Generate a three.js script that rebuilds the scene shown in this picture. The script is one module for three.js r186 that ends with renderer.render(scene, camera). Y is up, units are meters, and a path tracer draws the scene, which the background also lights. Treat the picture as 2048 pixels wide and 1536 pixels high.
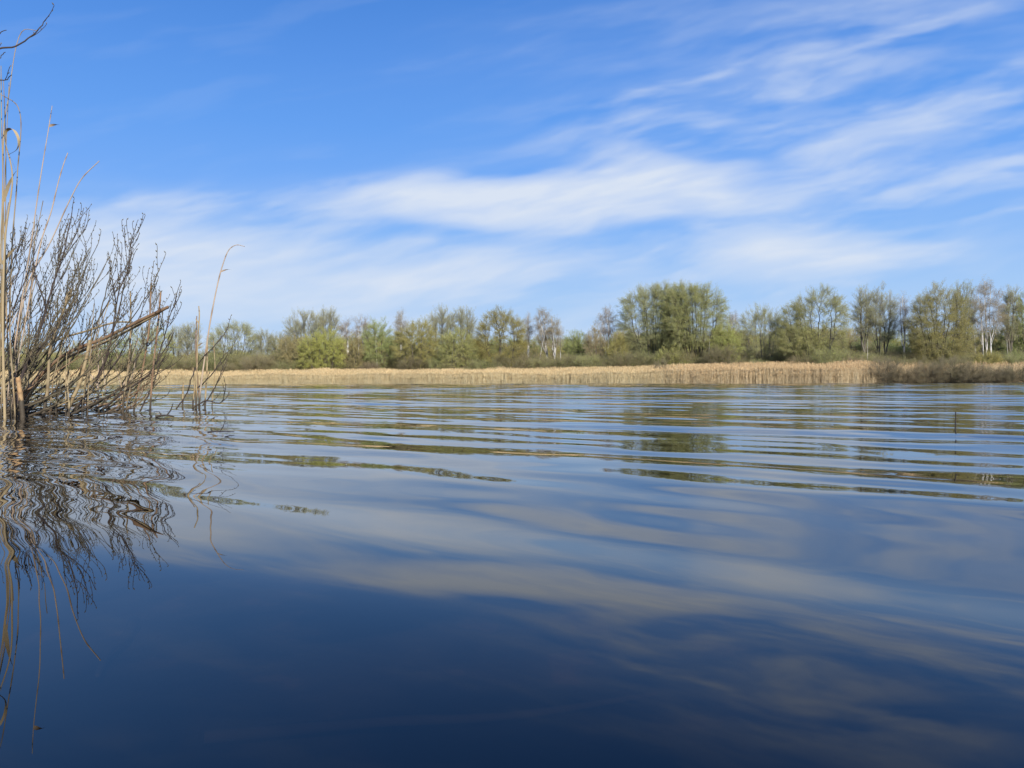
import * as THREE from 'three';

// ---------------------------------------------------------------- camera, sky, sun, exposure
const scene = new THREE.Scene();
const camera = new THREE.PerspectiveCamera(50, 4 / 3, 0.05, 6000);
const EYE = 0.2;
camera.position.set(0, EYE, 0);
camera.rotation.set(-0.002, 0, -0.0019);
const renderer = new THREE.WebGLRenderer({ antialias: true });
renderer.toneMapping = THREE.LinearToneMapping;
renderer.toneMappingExposure = 1.3;
renderer.shadowMap.enabled = true;

const sunDir = new THREE.Vector3(0.34, 0.50, 0.86).normalize();
const sun = new THREE.DirectionalLight(new THREE.Color(1.0, 0.94, 0.85), 5.0);
sun.position.copy(sunDir).multiplyScalar(200);
sun.castShadow = true;
sun.shadow.mapSize.set(4096, 4096);
Object.assign(sun.shadow.camera, { left: -140, right: 140, top: 140, bottom: -140, near: 1, far: 500 });
scene.add(sun);

// ---------------------------------------------------------------- small helpers
function rng(seed) {
  let a = seed >>> 0;
  return () => { a = (a + 0x6D2B79F5) >>> 0; let t = a; t = Math.imul(t ^ (t >>> 15), t | 1); t ^= t + Math.imul(t ^ (t >>> 7), t | 61); return ((t ^ (t >>> 14)) >>> 0) / 4294967296; };
}
const clamp = (x, a = 0, b = 1) => Math.min(b, Math.max(a, x));
const mix = (a, b, t) => a + (b - a) * t;
const smooth = (a, b, x) => { const t = clamp((x - a) / (b - a)); return t * t * (3 - 2 * t); };
const HT = new Float32Array(65536); { const r = rng(77); for (let i = 0; i < 65536; i++) HT[i] = r(); }
function noise(x, y) {                       // value noise, 0..1
  const ix = Math.floor(x), iy = Math.floor(y), fx = x - ix, fy = y - iy;
  const sx = fx * fx * (3 - 2 * fx), sy = fy * fy * (3 - 2 * fy);
  const h = (i, j) => HT[(Math.imul(i, 374761) + Math.imul(j, 668265263) ^ Math.imul(i + j * 57, 1274126)) >>> 7 & 65535];
  return mix(mix(h(ix, iy), h(ix + 1, iy), sx), mix(h(ix, iy + 1), h(ix + 1, iy + 1), sx), sy);
}
function fbm(x, y, n) { let s = 0, a = 0.5, t = 0; for (let i = 0; i < n; i++) { s += a * noise(x, y); t += a; a *= 0.5; x = x * 2.03 + 17.1; y = y * 2.03 + 5.7; } return s / t; }
const lin = (r, g, b) => [r, g, b].map((c) => { c /= 255; return c <= 0.04045 ? c / 12.92 : ((c + 0.055) / 1.055) ** 2.4; });

// ---------------------------------------------------------------- the sky: clear air and cirrus
const F = 768 / Math.tan(25 * Math.PI / 180);          // a direction's place on a plane one F away, in the same unit as the photograph
const stops = [[0, lin(196, 217, 242)], [3, lin(185, 212, 244)], [6, lin(165, 202, 246)], [9.5, lin(140, 187, 247)], [13, lin(119, 173, 246)], [17, lin(102, 161, 240)], [21, lin(90, 149, 231)], [26, lin(75, 134, 217)], [40, lin(50, 105, 190)], [90, lin(38, 86, 170)]];
function airColor(el) {
  let k = 0; while (k < stops.length - 2 && el > stops[k + 1][0]) k++;
  const t = clamp((el - stops[k][0]) / (stops[k + 1][0] - stops[k][0]));
  return [0, 1, 2].map((c) => mix(stops[k][1][c], stops[k + 1][1][c], t));
}
// cirrus banks: centre, half length, half width, tilt, density, softness
const banks = [
  [1080, 402, 450, 62, -0.03, 0.95, 0.75], [1680, 330, 700, 230, -0.2, 0.20, 1.3], [1290, 372, 190, 60, -0.12, 0.42, 0.8], [1410, 350, 110, 17, -0.22, 0.5, 0.75], [1120, 440, 260, 34, 0.0, 0.42, 0.8],
  [1620, 508, 240, 56, -0.02, 0.86, 1.0], [1780, 508, 125, 17, -0.12, 0.4, 0.8], [1570, 560, 190, 46, -0.02, 0.45, 1.2],
  [230, 490, 480, 85, 0.09, 0.74, 1.1], [400, 590, 700, 90, 0.0, 0.72, 1.2], [900, 550, 300, 38, -0.08, 0.6, 1.0], [560, 400, 420, 30, 0.0, 0.30, 1.2],
  [1690, 95, 440, 36, -0.29, 0.27, 1.1], [1480, 178, 420, 56, -0.22, 0.25, 1.3], [1900, 215, 330, 50, -0.30, 0.28, 1.2], [1720, 300, 380, 50, -0.16, 0.28, 1.3],
  [1560, 240, 330, 44, -0.12, 0.24, 1.3], [1320, 345, 125, 50, 0.15, 0.6, 0.75], [1180, 214, 220, 10, -0.24, 0.14, 1.0], [1960, 440, 190, 10, -0.13, 0.26, 1.0], [2000, 330, 300, 40, -0.25, 0.26, 1.2],
  [1250, 60, 420, 80, -0.15, 0.10, 1.4], [1720, 10, 300, 40, -0.25, 0.18, 1.2], [1480, 420, 260, 34, -0.10, 0.26, 1.2], [700, 490, 200, 22, 0.05, 0.2, 1.0],
];
function cirrus(X, Y) {
  const wx = (fbm(X / 210 + 3, Y / 90 + 9, 3) - 0.5) * 70, wy = (fbm(X / 260 + 40, Y / 110 + 2, 3) - 0.5) * 40;
  const x = X + wx, y = Y + wy;
  let d = 0;
  for (const [cx, cy, a, b, t, s, soft] of banks) {
    const dx = x - cx, dy = y - cy, c = Math.cos(t), n = Math.sin(t), u = (dx * c + dy * n) / a, v = (-dx * n + dy * c) / b, q = u * u + v * v;
    if (q > 4) continue;
    d = 1 - (1 - d) * (1 - s * Math.exp(-Math.pow(q, 1.35 / soft) * 1.15));
  }
  const c = Math.cos(-0.2), n = Math.sin(-0.2), u = (x * c + y * n), v = (-x * n + y * c);
  const streak = fbm(u / 230, v / 38, 5), fine = fbm(u / 80 + 7, v / 15, 4);
  const wisp = smooth(0.30, 0.72, streak), tuft = smooth(0.25, 0.75, fine), thick = smooth(0.22, 0.58, d);
  return smooth(0.04, 0.3, d) * (1 - 0.3 * thick) * (wisp - 0.62) * 0.14 + smooth(0.1, 0.4, d) * (tuft - 0.55) * 0.09 + d * mix(0.45 + 0.75 * wisp, 0.90 + 0.12 * wisp, thick) * mix(0.78 + 0.4 * tuft, 0.96 + 0.08 * tuft, thick) + 0.05 * smooth(0.5, 0.8, streak);
}
{
  const W = 4096, H = 2048, data = new Float32Array(W * H * 4), white = lin(219, 229, 244), haze = lin(205, 219, 240);
  for (let row = 0; row < H; row++) {
    const up = ((row + 0.5) / H - 0.5) * Math.PI, el = up * 180 / Math.PI, sy = Math.sin(up), cy = Math.cos(up), base = airColor(Math.max(0, el));
    for (let col = 0; col < W; col++) {
      const o = (row * W + col) * 4;
      if (el < 0) { data[o] = 0.30; data[o + 1] = 0.36; data[o + 2] = 0.42; data[o + 3] = 1; continue; }
      const round = ((col + 0.5) / W - 0.5) * 2 * Math.PI, x = Math.cos(round) * cy, z = Math.sin(round) * cy;
      let d = 0, w = 0;
      if (z < -0.2) {
        const X = 1024 + F * x / -z, Y = 768 - F * sy / -z;
        w = smooth(2900, 2300, X) * smooth(-850, -250, X) * smooth(-900, -300, Y);
        if (w > 0) d = cirrus(X, Y);
      }
      if (w < 1) {                                            // the same kind of thin cirrus all round
        const k = 1 / (sy + 0.18), px = x * k, pz = z * k, u = px * 0.8 + pz * 0.6, v = -px * 0.6 + pz * 0.8;
        const g = 0.62 * smooth(0.42, 0.78, fbm(u * 0.9 + 11, v * 2.6 + 4, 4)) * (0.5 + fbm(u * 3, v * 16, 3));
        d = mix(g, d, w);
      }
      d = clamp(d, 0, 0.97);
      const near = x * sunDir.x + sy * sunDir.y + z * sunDir.z, glow = 0.10 * Math.pow(clamp(near * 0.5 + 0.5), 6);
      for (let c = 0; c < 3; c++) data[o + c] = mix(mix(base[c], haze[c], glow), white[c] * (1 + glow), d) / renderer.toneMappingExposure;
      data[o + 3] = 1;
    }
  }
  const sky = new THREE.DataTexture(data, W, H, THREE.RGBAFormat, THREE.FloatType);
  sky.mapping = THREE.EquirectangularReflectionMapping; sky.magFilter = THREE.LinearFilter; sky.minFilter = THREE.LinearFilter; sky.needsUpdate = true;
  scene.background = sky; scene.environment = sky;
}

// ---------------------------------------------------------------- geometry collector
class Geo {
  constructor() { this.p = []; this.n = []; this.c = []; this.i = []; this.u = []; }
  get count() { return this.p.length / 3; }
  vert(x, y, z, nx, ny, nz, c) { this.p.push(x, y, z); this.n.push(nx, ny, nz); this.c.push(c[0], c[1], c[2]); return this.count - 1; }
  tube(pts, radii, sides, color, cap = false) {             // pts: [[x,y,z]...]; color: one or one per ring
    const n = pts.length; let start = this.count;
    let rx = 1, ry = 0, rz = 0;
    for (let k = 0; k < n; k++) {
      const a = pts[Math.max(0, k - 1)], b = pts[Math.min(n - 1, k + 1)];
      let tx = b[0] - a[0], ty = b[1] - a[1], tz = b[2] - a[2]; const tl = Math.hypot(tx, ty, tz) || 1; tx /= tl; ty /= tl; tz /= tl;
      let dt = rx * tx + ry * ty + rz * tz, ux = rx - dt * tx, uy = ry - dt * ty, uz = rz - dt * tz, ul = Math.hypot(ux, uy, uz);
      if (ul < 0.05) { if (Math.abs(tz) < 0.9) { ux = -ty; uy = tx; uz = 0; } else { ux = 0; uy = -tz; uz = ty; } ul = Math.hypot(ux, uy, uz) || 1; }
      ux /= ul; uy /= ul; uz /= ul; rx = ux; ry = uy; rz = uz;
      const vx = ty * uz - tz * uy, vy = tz * ux - tx * uz, vz = tx * uy - ty * ux, r = radii[k], col = Array.isArray(color[0]) ? color[k] : color;
      for (let s = 0; s < sides; s++) {
        const an = s / sides * Math.PI * 2, c = Math.cos(an), d = Math.sin(an), nx = ux * c + vx * d, ny = uy * c + vy * d, nz = uz * c + vz * d;
        this.vert(pts[k][0] + nx * r, pts[k][1] + ny * r, pts[k][2] + nz * r, nx, ny, nz, col);
      }
    }
    for (let k = 0; k < n - 1; k++) for (let s = 0; s < sides; s++) {
      const a = start + k * sides + s, b = start + k * sides + (s + 1) % sides, c = a + sides, d = b + sides;
      this.i.push(a, b, d, a, d, c);
    }
    if (cap) {
      const k = n - 1, a = pts[k - 1], b = pts[k], t = [b[0] - a[0], b[1] - a[1], b[2] - a[2]], l = Math.hypot(...t) || 1, col = Array.isArray(color[0]) ? color[k] : color;
      const m = this.vert(b[0], b[1], b[2], t[0] / l, t[1] / l, t[2] / l, col);
      for (let s = 0; s < sides; s++) this.i.push(start + k * sides + s, start + k * sides + (s + 1) % sides, m);
    }
  }
  tri(a, b, c, col) {
    const ux = b[0] - a[0], uy = b[1] - a[1], uz = b[2] - a[2], vx = c[0] - a[0], vy = c[1] - a[1], vz = c[2] - a[2];
    let nx = uy * vz - uz * vy, ny = uz * vx - ux * vz, nz = ux * vy - uy * vx; const l = Math.hypot(nx, ny, nz) || 1; nx /= l; ny /= l; nz /= l;
    const s = this.vert(...a, nx, ny, nz, col); this.vert(...b, nx, ny, nz, col); this.vert(...c, nx, ny, nz, col); this.i.push(s, s + 1, s + 2);
  }
  leaf(x, y, z, len, wid, r, col) {                          // a small pointed leaf, folded along its rib
    const th = r() * 6.283, ph = Math.acos(2 * r() - 1), dx = Math.sin(ph) * Math.cos(th), dy = Math.cos(ph), dz = Math.sin(ph) * Math.sin(th);
    let sx = r() - 0.5, sy = r() - 0.5, sz = r() - 0.5; const d = sx * dx + sy * dy + sz * dz; sx -= d * dx; sy -= d * dy; sz -= d * dz; const l = Math.hypot(sx, sy, sz) || 1; sx *= wid / l; sy *= wid / l; sz *= wid / l;
    const a = [x, y, z], b = [x + dx * len, y + dy * len, z + dz * len], m = [x + dx * len * 0.45, y + dy * len * 0.45, z + dz * len * 0.45];
    this.tri([a[0] - sx * 0.5, a[1] - sy * 0.5, a[2] - sz * 0.5], [m[0] + sx, m[1] + sy, m[2] + sz], b, col);
  }
  ribbon(pts, widths, side, color) {                         // a bent blade, both faces, with a little thickness at its rib
    for (let k = 0; k < pts.length - 1; k++) {
      const a = pts[k], b = pts[k + 1], w0 = widths[k], w1 = widths[k + 1], s0 = side[k] || side[0], s1 = side[k + 1] || side[0];
      const A = [a[0] - s0[0] * w0, a[1] - s0[1] * w0, a[2] - s0[2] * w0], B = [a[0] + s0[0] * w0, a[1] + s0[1] * w0, a[2] + s0[2] * w0], C = [b[0] - s1[0] * w1, b[1] - s1[1] * w1, b[2] - s1[2] * w1], D = [b[0] + s1[0] * w1, b[1] + s1[1] * w1, b[2] + s1[2] * w1];
      this.tri(A, B, D, color); this.tri(A, D, C, color);
    }
  }
  bud(p, d, len, rad, col) {                                 // a pointed bud
    let ux = -d[1], uy = d[0], uz = 0; if (Math.hypot(ux, uy) < 0.1) { ux = 0; uy = -d[2]; uz = d[1]; } const l = Math.hypot(ux, uy, uz) || 1; ux /= l; uy /= l; uz /= l;
    const vx = d[1] * uz - d[2] * uy, vy = d[2] * ux - d[0] * uz, vz = d[0] * uy - d[1] * ux;
    const m = [p[0] + d[0] * len * 0.4, p[1] + d[1] * len * 0.4, p[2] + d[2] * len * 0.4], e = [p[0] + d[0] * len, p[1] + d[1] * len, p[2] + d[2] * len], ring = [];
    for (let k = 0; k < 4; k++) { const c = Math.cos(k * 1.5708) * rad, s = Math.sin(k * 1.5708) * rad; ring.push([m[0] + ux * c + vx * s, m[1] + uy * c + vy * s, m[2] + uz * c + vz * s]); }
    for (let k = 0; k < 4; k++) { this.tri(p, ring[(k + 1) % 4], ring[k], col); this.tri(e, ring[k], ring[(k + 1) % 4], col); }
  }
  build() {
    const g = new THREE.BufferGeometry();
    g.setAttribute('position', new THREE.BufferAttribute(new Float32Array(this.p), 3));
    g.setAttribute('normal', new THREE.BufferAttribute(new Float32Array(this.n), 3));
    g.setAttribute('color', new THREE.BufferAttribute(new Float32Array(this.c), 3));
    g.setIndex(this.i); return g;
  }
}
const taken = new Map();
function numbered(name) { const k = taken.get(name) ?? 0; taken.set(name, k + 1); return k ? name + '_' + String(k).padStart(3, '0') : name; }
function mesh(name, geo, mat, parent, kind) {
  const m = new THREE.Mesh(geo.isBufferGeometry ? geo : geo.build(), mat); m.name = parent === scene ? numbered(name) : name;
  m.castShadow = m.receiveShadow = true; parent.add(m); if (kind) m.userData.kind = kind; return m;
}
function thing(name, label, category, pos = [0, 0, 0], group) {
  const o = new THREE.Group(); o.name = numbered(name); o.position.set(...pos); o.userData = { label, category }; if (group) o.userData.group = group; scene.add(o); return o;
}
const woodMat = new THREE.MeshStandardMaterial({ color: 0xffffff, vertexColors: true, roughness: 0.9 }); woodMat.name = 'bark';
const leafMat = new THREE.MeshPhysicalMaterial({ color: 0xffffff, vertexColors: true, roughness: 1.0, transmission: 0.2, thickness: 0, specularIntensity: 0.3 }); leafMat.name = 'spring leaves';
const strawMat = new THREE.MeshStandardMaterial({ color: 0xffffff, vertexColors: true, roughness: 0.75 }); strawMat.name = 'straw';
const tone = (c, r, s = 0.25) => { const k = 1 + (r() - 0.5) * 2 * s, h = (r() - 0.5) * 0.12; return [c[0] * k * (1 + h), c[1] * k, c[2] * k * (1 - h)]; };

// where the photograph's point (px, py) lies at a given distance ahead
const at = (px, py, d) => [(px - 1024) / F * d, EYE + (764.7 - (py + 0.0019 * (px - 1024))) / F * d, -d];

// ---------------------------------------------------------------- the shore, the ground with the lake bed
const shorePts = [[-400, 128], [0, 125], [400, 121], [700, 118], [1000, 114], [1250, 109], [1450, 105], [1750, 100], [2048, 96], [2500, 90]].map(([px, D]) => [(px - 1024) / F * D, D]);
function shore(x) {
  const p = shorePts; if (x <= p[0][0]) return p[0][1]; if (x >= p[p.length - 1][0]) return p[p.length - 1][1];
  let k = 0; while (x > p[k + 1][0]) k++; return mix(p[k][1], p[k + 1][1], smooth(p[k][0], p[k + 1][0], x));
}
const shoreAt = (px) => { const s = (px - 1024) / F; let D = 110; for (let k = 0; k < 8; k++) D = shore(s * D); return D; };
function groundY(x, z) {
  const D = -z, r = Math.hypot(x, z), edge = shore(x) + 1.2;
  if (D > edge - 25 || Math.abs(x) > 105) {
    const t = Math.max(D - edge, (Math.abs(x) - 112) * 1.0);
    if (t > -12) return t < 0 ? Math.max(-1.8, t * 0.12) : 0.25 * smooth(0, 4, t) + 0.5 * smooth(4, 40, t) + (fbm(x * 0.15, z * 0.15, 3) - 0.5) * 0.3 * smooth(0, 6, t);
  }
  if (D < -0.5) return mix(-0.14, 0.35, smooth(0.5, 2.5, -D)) + 0.9 * smooth(3, 30, -D);
  return -0.13 - 0.055 * Math.min(r, 30) + (fbm(x * 2.2 + 9, z * 2.2, 3) - 0.5) * 0.06 + (fbm(x * 9, z * 9, 2) - 0.5) * 0.02;
}
function polarSheet(rings, angles, height) {                 // a round sheet, finer towards the middle
  const g = { p: [], u: [], i: [] }, nA = angles.length;
  for (const r of rings) for (const a of angles) { const x = Math.sin(a) * r, z = -Math.cos(a) * r; g.p.push(x, height(x, z, r), z); g.u.push(x, z); }
  for (let k = 0; k < rings.length - 1; k++) for (let j = 0; j < nA; j++) {
    const a = k * nA + j, b = k * nA + (j + 1) % nA, c = a + nA, d = b + nA; g.i.push(a, d, c, a, b, d);
  }
  const geo = new THREE.BufferGeometry();
  geo.setAttribute('position', new THREE.BufferAttribute(new Float32Array(g.p), 3)); geo.setAttribute('uv', new THREE.BufferAttribute(new Float32Array(g.u), 2)); geo.setIndex(g.i);
  return geo;
}
{
  const N = 512, px = new Uint8Array(N * N * 4), r = rng(5);
  for (let j = 0; j < N; j++) for (let i = 0; i < N; i++) {                 // mud, old leaves, pale silt
    const per = (f, s) => { const u = i / N * f, v = j / N * f; const a = fbm(u + s, v + s, 4), b = fbm(u - f + s, v + s, 4), c = fbm(u + s, v - f + s, 4), d = fbm(u - f + s, v - f + s, 4), x = i / N, y = j / N; return mix(mix(a, b, x), mix(c, d, x), y); };
    const a = per(6, 3), b = per(20, 31), k = 0.35 + 1.25 * smooth(0.38, 0.62, a) * (0.5 + b) + (r() - 0.5) * 0.08, o = (j * N + i) * 4, leafy = smooth(0.6, 0.66, b);
    px[o] = clamp((92 + 16 * leafy) * k, 0, 255); px[o + 1] = clamp((82 + 8 * leafy) * k, 0, 255); px[o + 2] = clamp(62 * k, 0, 255); px[o + 3] = 255;
  }
  const t = new THREE.DataTexture(px, N, N); t.wrapS = t.wrapT = THREE.RepeatWrapping; t.magFilter = THREE.LinearFilter; t.colorSpace = THREE.SRGBColorSpace; t.repeat.set(0.7, 0.7); t.needsUpdate = true;
  const rings = [0.02]; while (rings[rings.length - 1] < 3500) { const q = rings[rings.length - 1]; rings.push(q + Math.max(0.03, q * 0.022)); }
  const angles = []; for (let k = 0; k < 240; k++) angles.push(k / 240 * Math.PI * 2);
  const geo = polarSheet(rings, angles, groundY); geo.computeVertexNormals();
  const m = mesh('ground', geo, new THREE.MeshStandardMaterial({ map: t, roughness: 0.95 }), scene, 'structure');
  m.userData.label = 'muddy lake bed rising to the grassy far bank'; m.userData.category = 'ground';
}

// ---------------------------------------------------------------- the lake: gentle oblique ripples
const waves = [];
{
  const r = rng(2024);
  const add = (n, l0, l1, slope, dir, spread, kind) => {
    for (let k = 0; k < n; k++) {
      const L = l0 * Math.pow(l1 / l0, (k + r()) / n), kk = 2 * Math.PI / L, a = dir + (r() + r() + r() - 1.5) / 1.5 * spread, s = slope * Math.sqrt(2 / n) * (0.6 + 0.8 * r());
      waves.push([Math.cos(a) * kk, Math.sin(a) * kk, r() * 6.283, s / kk, kind]);
    }
  };
  const d = Math.atan2(0.80, -0.60);                          // crests run from far left to near right
  add(10, 1.2, 4.0, 0.009, d, 0.5, 0);
  add(16, 0.34, 0.95, 0.027, d, 0.36, 1);
  add(16, 0.17, 0.40, 0.013, d + 0.1, 0.6, 2);
  add(20, 0.055, 0.19, 0.015, d + 0.2, 1.3, 3);
  waves.push([-0.6 * 4.5, 0.8 * 4.5, 2.75, 0.030 / 4.5, 5], [-0.5 * 9, 0.86 * 9, 1.1, 0.010 / 9, 5]);   // a last low swell running in
  add(18, 0.9, 4.0, 0.034, d - 0.25, 0.55, 4);               // the open middle of the lake is rougher
}
function gain(x, z, r, out) {                                  // how ruffled each place of the lake is
  const g = fbm(x * 0.22 + 5, z * 0.22 + 8, 2), gust = smooth(0.3, 0.7, fbm(x * 0.35 + 50, z * 0.11 + 8, 3)), far = smooth(0.85, 2.0, r), wide = smooth(6, 26, r);
  const bush = smooth(-0.2, -1.3, x) * smooth(0.5, 1.2, r) * smooth(12, 7, r);
  out[5] = smooth(2.6, 1.1, r); out[0] = 1; out[1] = mix(0.46, 1, far); out[2] = mix(0.34, 1, far) * (0.6 + 0.8 * g) * (1 + wide) + 1.3 * bush;
  out[3] = mix(0.03, 0.55, smooth(1.5, 6, r)) * smooth(0.25, 0.75, g) * 1.3 + 1.9 * bush + 0.8 * wide;
  out[4] = wide * (0.45 + 0.9 * gust) * (1 + 0.7 * smooth(60, 85, r));
}
{
  const rings = [0.02]; while (rings[rings.length - 1] < 185) { const q = rings[rings.length - 1]; rings.push(q + Math.max(0.006, q * 0.0045)); }
  const angles = []; let a = -Math.PI;
  while (a < Math.PI - 0.003) { angles.push(a); a += Math.abs(a) < 0.75 ? 0.0055 : Math.abs(a) < 1.1 ? 0.012 : 0.06; }
  const nA = angles.length, n = rings.length * nA, P = new Float32Array(n * 3), Nn = new Float32Array(n * 3), U = new Float32Array(n * 2), idx = new Uint32Array((rings.length - 1) * nA * 6), G = [0, 0, 0, 0, 0, 0];
  let o = 0;
  for (let k = 0; k < rings.length; k++) {
    const r = rings[k], kMax = 2 * Math.PI / (3 * Math.max(0.006, r * 0.0055));
    for (const an of angles) {
      const x = Math.sin(an) * r, z = -Math.cos(an) * r; gain(x, z, r, G);
      let h = 0, hx = 0, hz = 0;
      for (const [kx, kz, ph, am, kind] of waves) {
        const g = G[kind] * am * smooth(kMax * 1.25, kMax * 0.7, Math.hypot(kx, kz)); if (g === 0) continue;
        const t = kx * x + kz * z + ph, c = g * Math.cos(t); h += g * Math.sin(t); hx += c * kx; hz += c * kz;
      }
      const l = 1 / Math.sqrt(1 + hx * hx + hz * hz), q = o * 3;
      P[q] = x; P[q + 1] = h; P[q + 2] = z; Nn[q] = -hx * l; Nn[q + 1] = l; Nn[q + 2] = -hz * l; U[o * 2] = x; U[o * 2 + 1] = z; o++;
    }
  }
  o = 0;
  for (let k = 0; k < rings.length - 1; k++) for (let j = 0; j < nA; j++) {
    const A = k * nA + j, B = k * nA + (j + 1) % nA, C = A + nA, D = B + nA; idx[o++] = A; idx[o++] = D; idx[o++] = C; idx[o++] = A; idx[o++] = B; idx[o++] = D;
  }
  const geo = new THREE.BufferGeometry(); geo.setAttribute('position', new THREE.BufferAttribute(P, 3)); geo.setAttribute('normal', new THREE.BufferAttribute(Nn, 3)); geo.setAttribute('uv', new THREE.BufferAttribute(U, 2)); geo.setIndex(new THREE.BufferAttribute(idx, 1));
  const mat = new THREE.MeshPhysicalMaterial({ color: new THREE.Color().setRGB(0.13, 0.12, 0.10), roughness: 0.0, ior: 1.33, transmission: 1, thickness: 0 }); mat.name = 'peaty water';
  const m = mesh('water', geo, mat, scene, 'structure'); m.userData.label = 'rippled dark blue lake water reflecting sky and trees'; m.userData.category = 'lake';
  console.log('water', n);
}

// ---------------------------------------------------------------- trees of the far bank
const bark = [0.125, 0.110, 0.082], paleBark = [0.19, 0.175, 0.145], birchBark = [0.62, 0.60, 0.55];
const LEAF = { willow: [0.360, 0.365, 0.125], grey: [0.380, 0.390, 0.170], lime: [0.400, 0.410, 0.100], olive: [0.345, 0.315, 0.100], green: [0.305, 0.350, 0.115], brown: [0.340, 0.290, 0.130], rust: [0.355, 0.295, 0.165], pink: [0.360, 0.315, 0.250] };
// a spray is one outer branchlet: a twig, its side twigs and their small young leaves, one metre long, growing up +y
function makeSpray(sd, { sub, per, size, droop = 0, spread, thick = 0.006 }) {
  const r = rng(sd), tw = new Geo(), lf = new Geo(), one = () => tone([1, 1, 1], r, 0.22);
  const main = [[0, 0, 0], [0.05, 0.5, 0.03], [0.02, 1, -0.04]]; tw.tube(main, [thick, thick * 0.8, thick * 0.45], 3, one());
  for (let k = 0; k < sub; k++) {
    const t = 0.08 + 0.88 * (k + r()) / sub, a = r() * 6.283, L = (0.28 + 0.34 * r()) * (1.15 - 0.5 * t), s = [0.05 * Math.sin(t * 3), t, 0.02], d = [Math.cos(a) * spread, 0.75, Math.sin(a) * spread], l = Math.hypot(...d), e = [s[0] + d[0] / l * L, s[1] + d[1] / l * L - droop * L, s[2] + d[2] / l * L];
    tw.tube([s, e], [thick * 0.6, thick * 0.35], 3, one());
    for (let j = 0; j < per; j++) { const q = 0.2 + 0.85 * r(), z = size * (0.6 + 0.8 * r()); lf.leaf(mix(s[0], e[0], q) + (r() - 0.5) * 0.07, mix(s[1], e[1], q) + (r() - 0.5) * 0.07, mix(s[2], e[2], q) + (r() - 0.5) * 0.07, z, z * 0.4, r, one()); }
  }
  return { tw: tw.build(), lf: lf.build() };
}
const SPRAY = { willow: makeSpray(11, { sub: 8, per: 5, size: 0.075, spread: 0.55 }), poplar: makeSpray(12, { sub: 8, per: 3, size: 0.06, spread: 0.45 }), birch: makeSpray(13, { sub: 9, per: 3, size: 0.05, spread: 0.8, droop: 0.6, thick: 0.005 }), bushy: makeSpray(14, { sub: 8, per: 7, size: 0.08, spread: 0.7 }), shrub: makeSpray(15, { sub: 9, per: 4, size: 0.05, spread: 0.6, thick: 0.007 }) };
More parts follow.
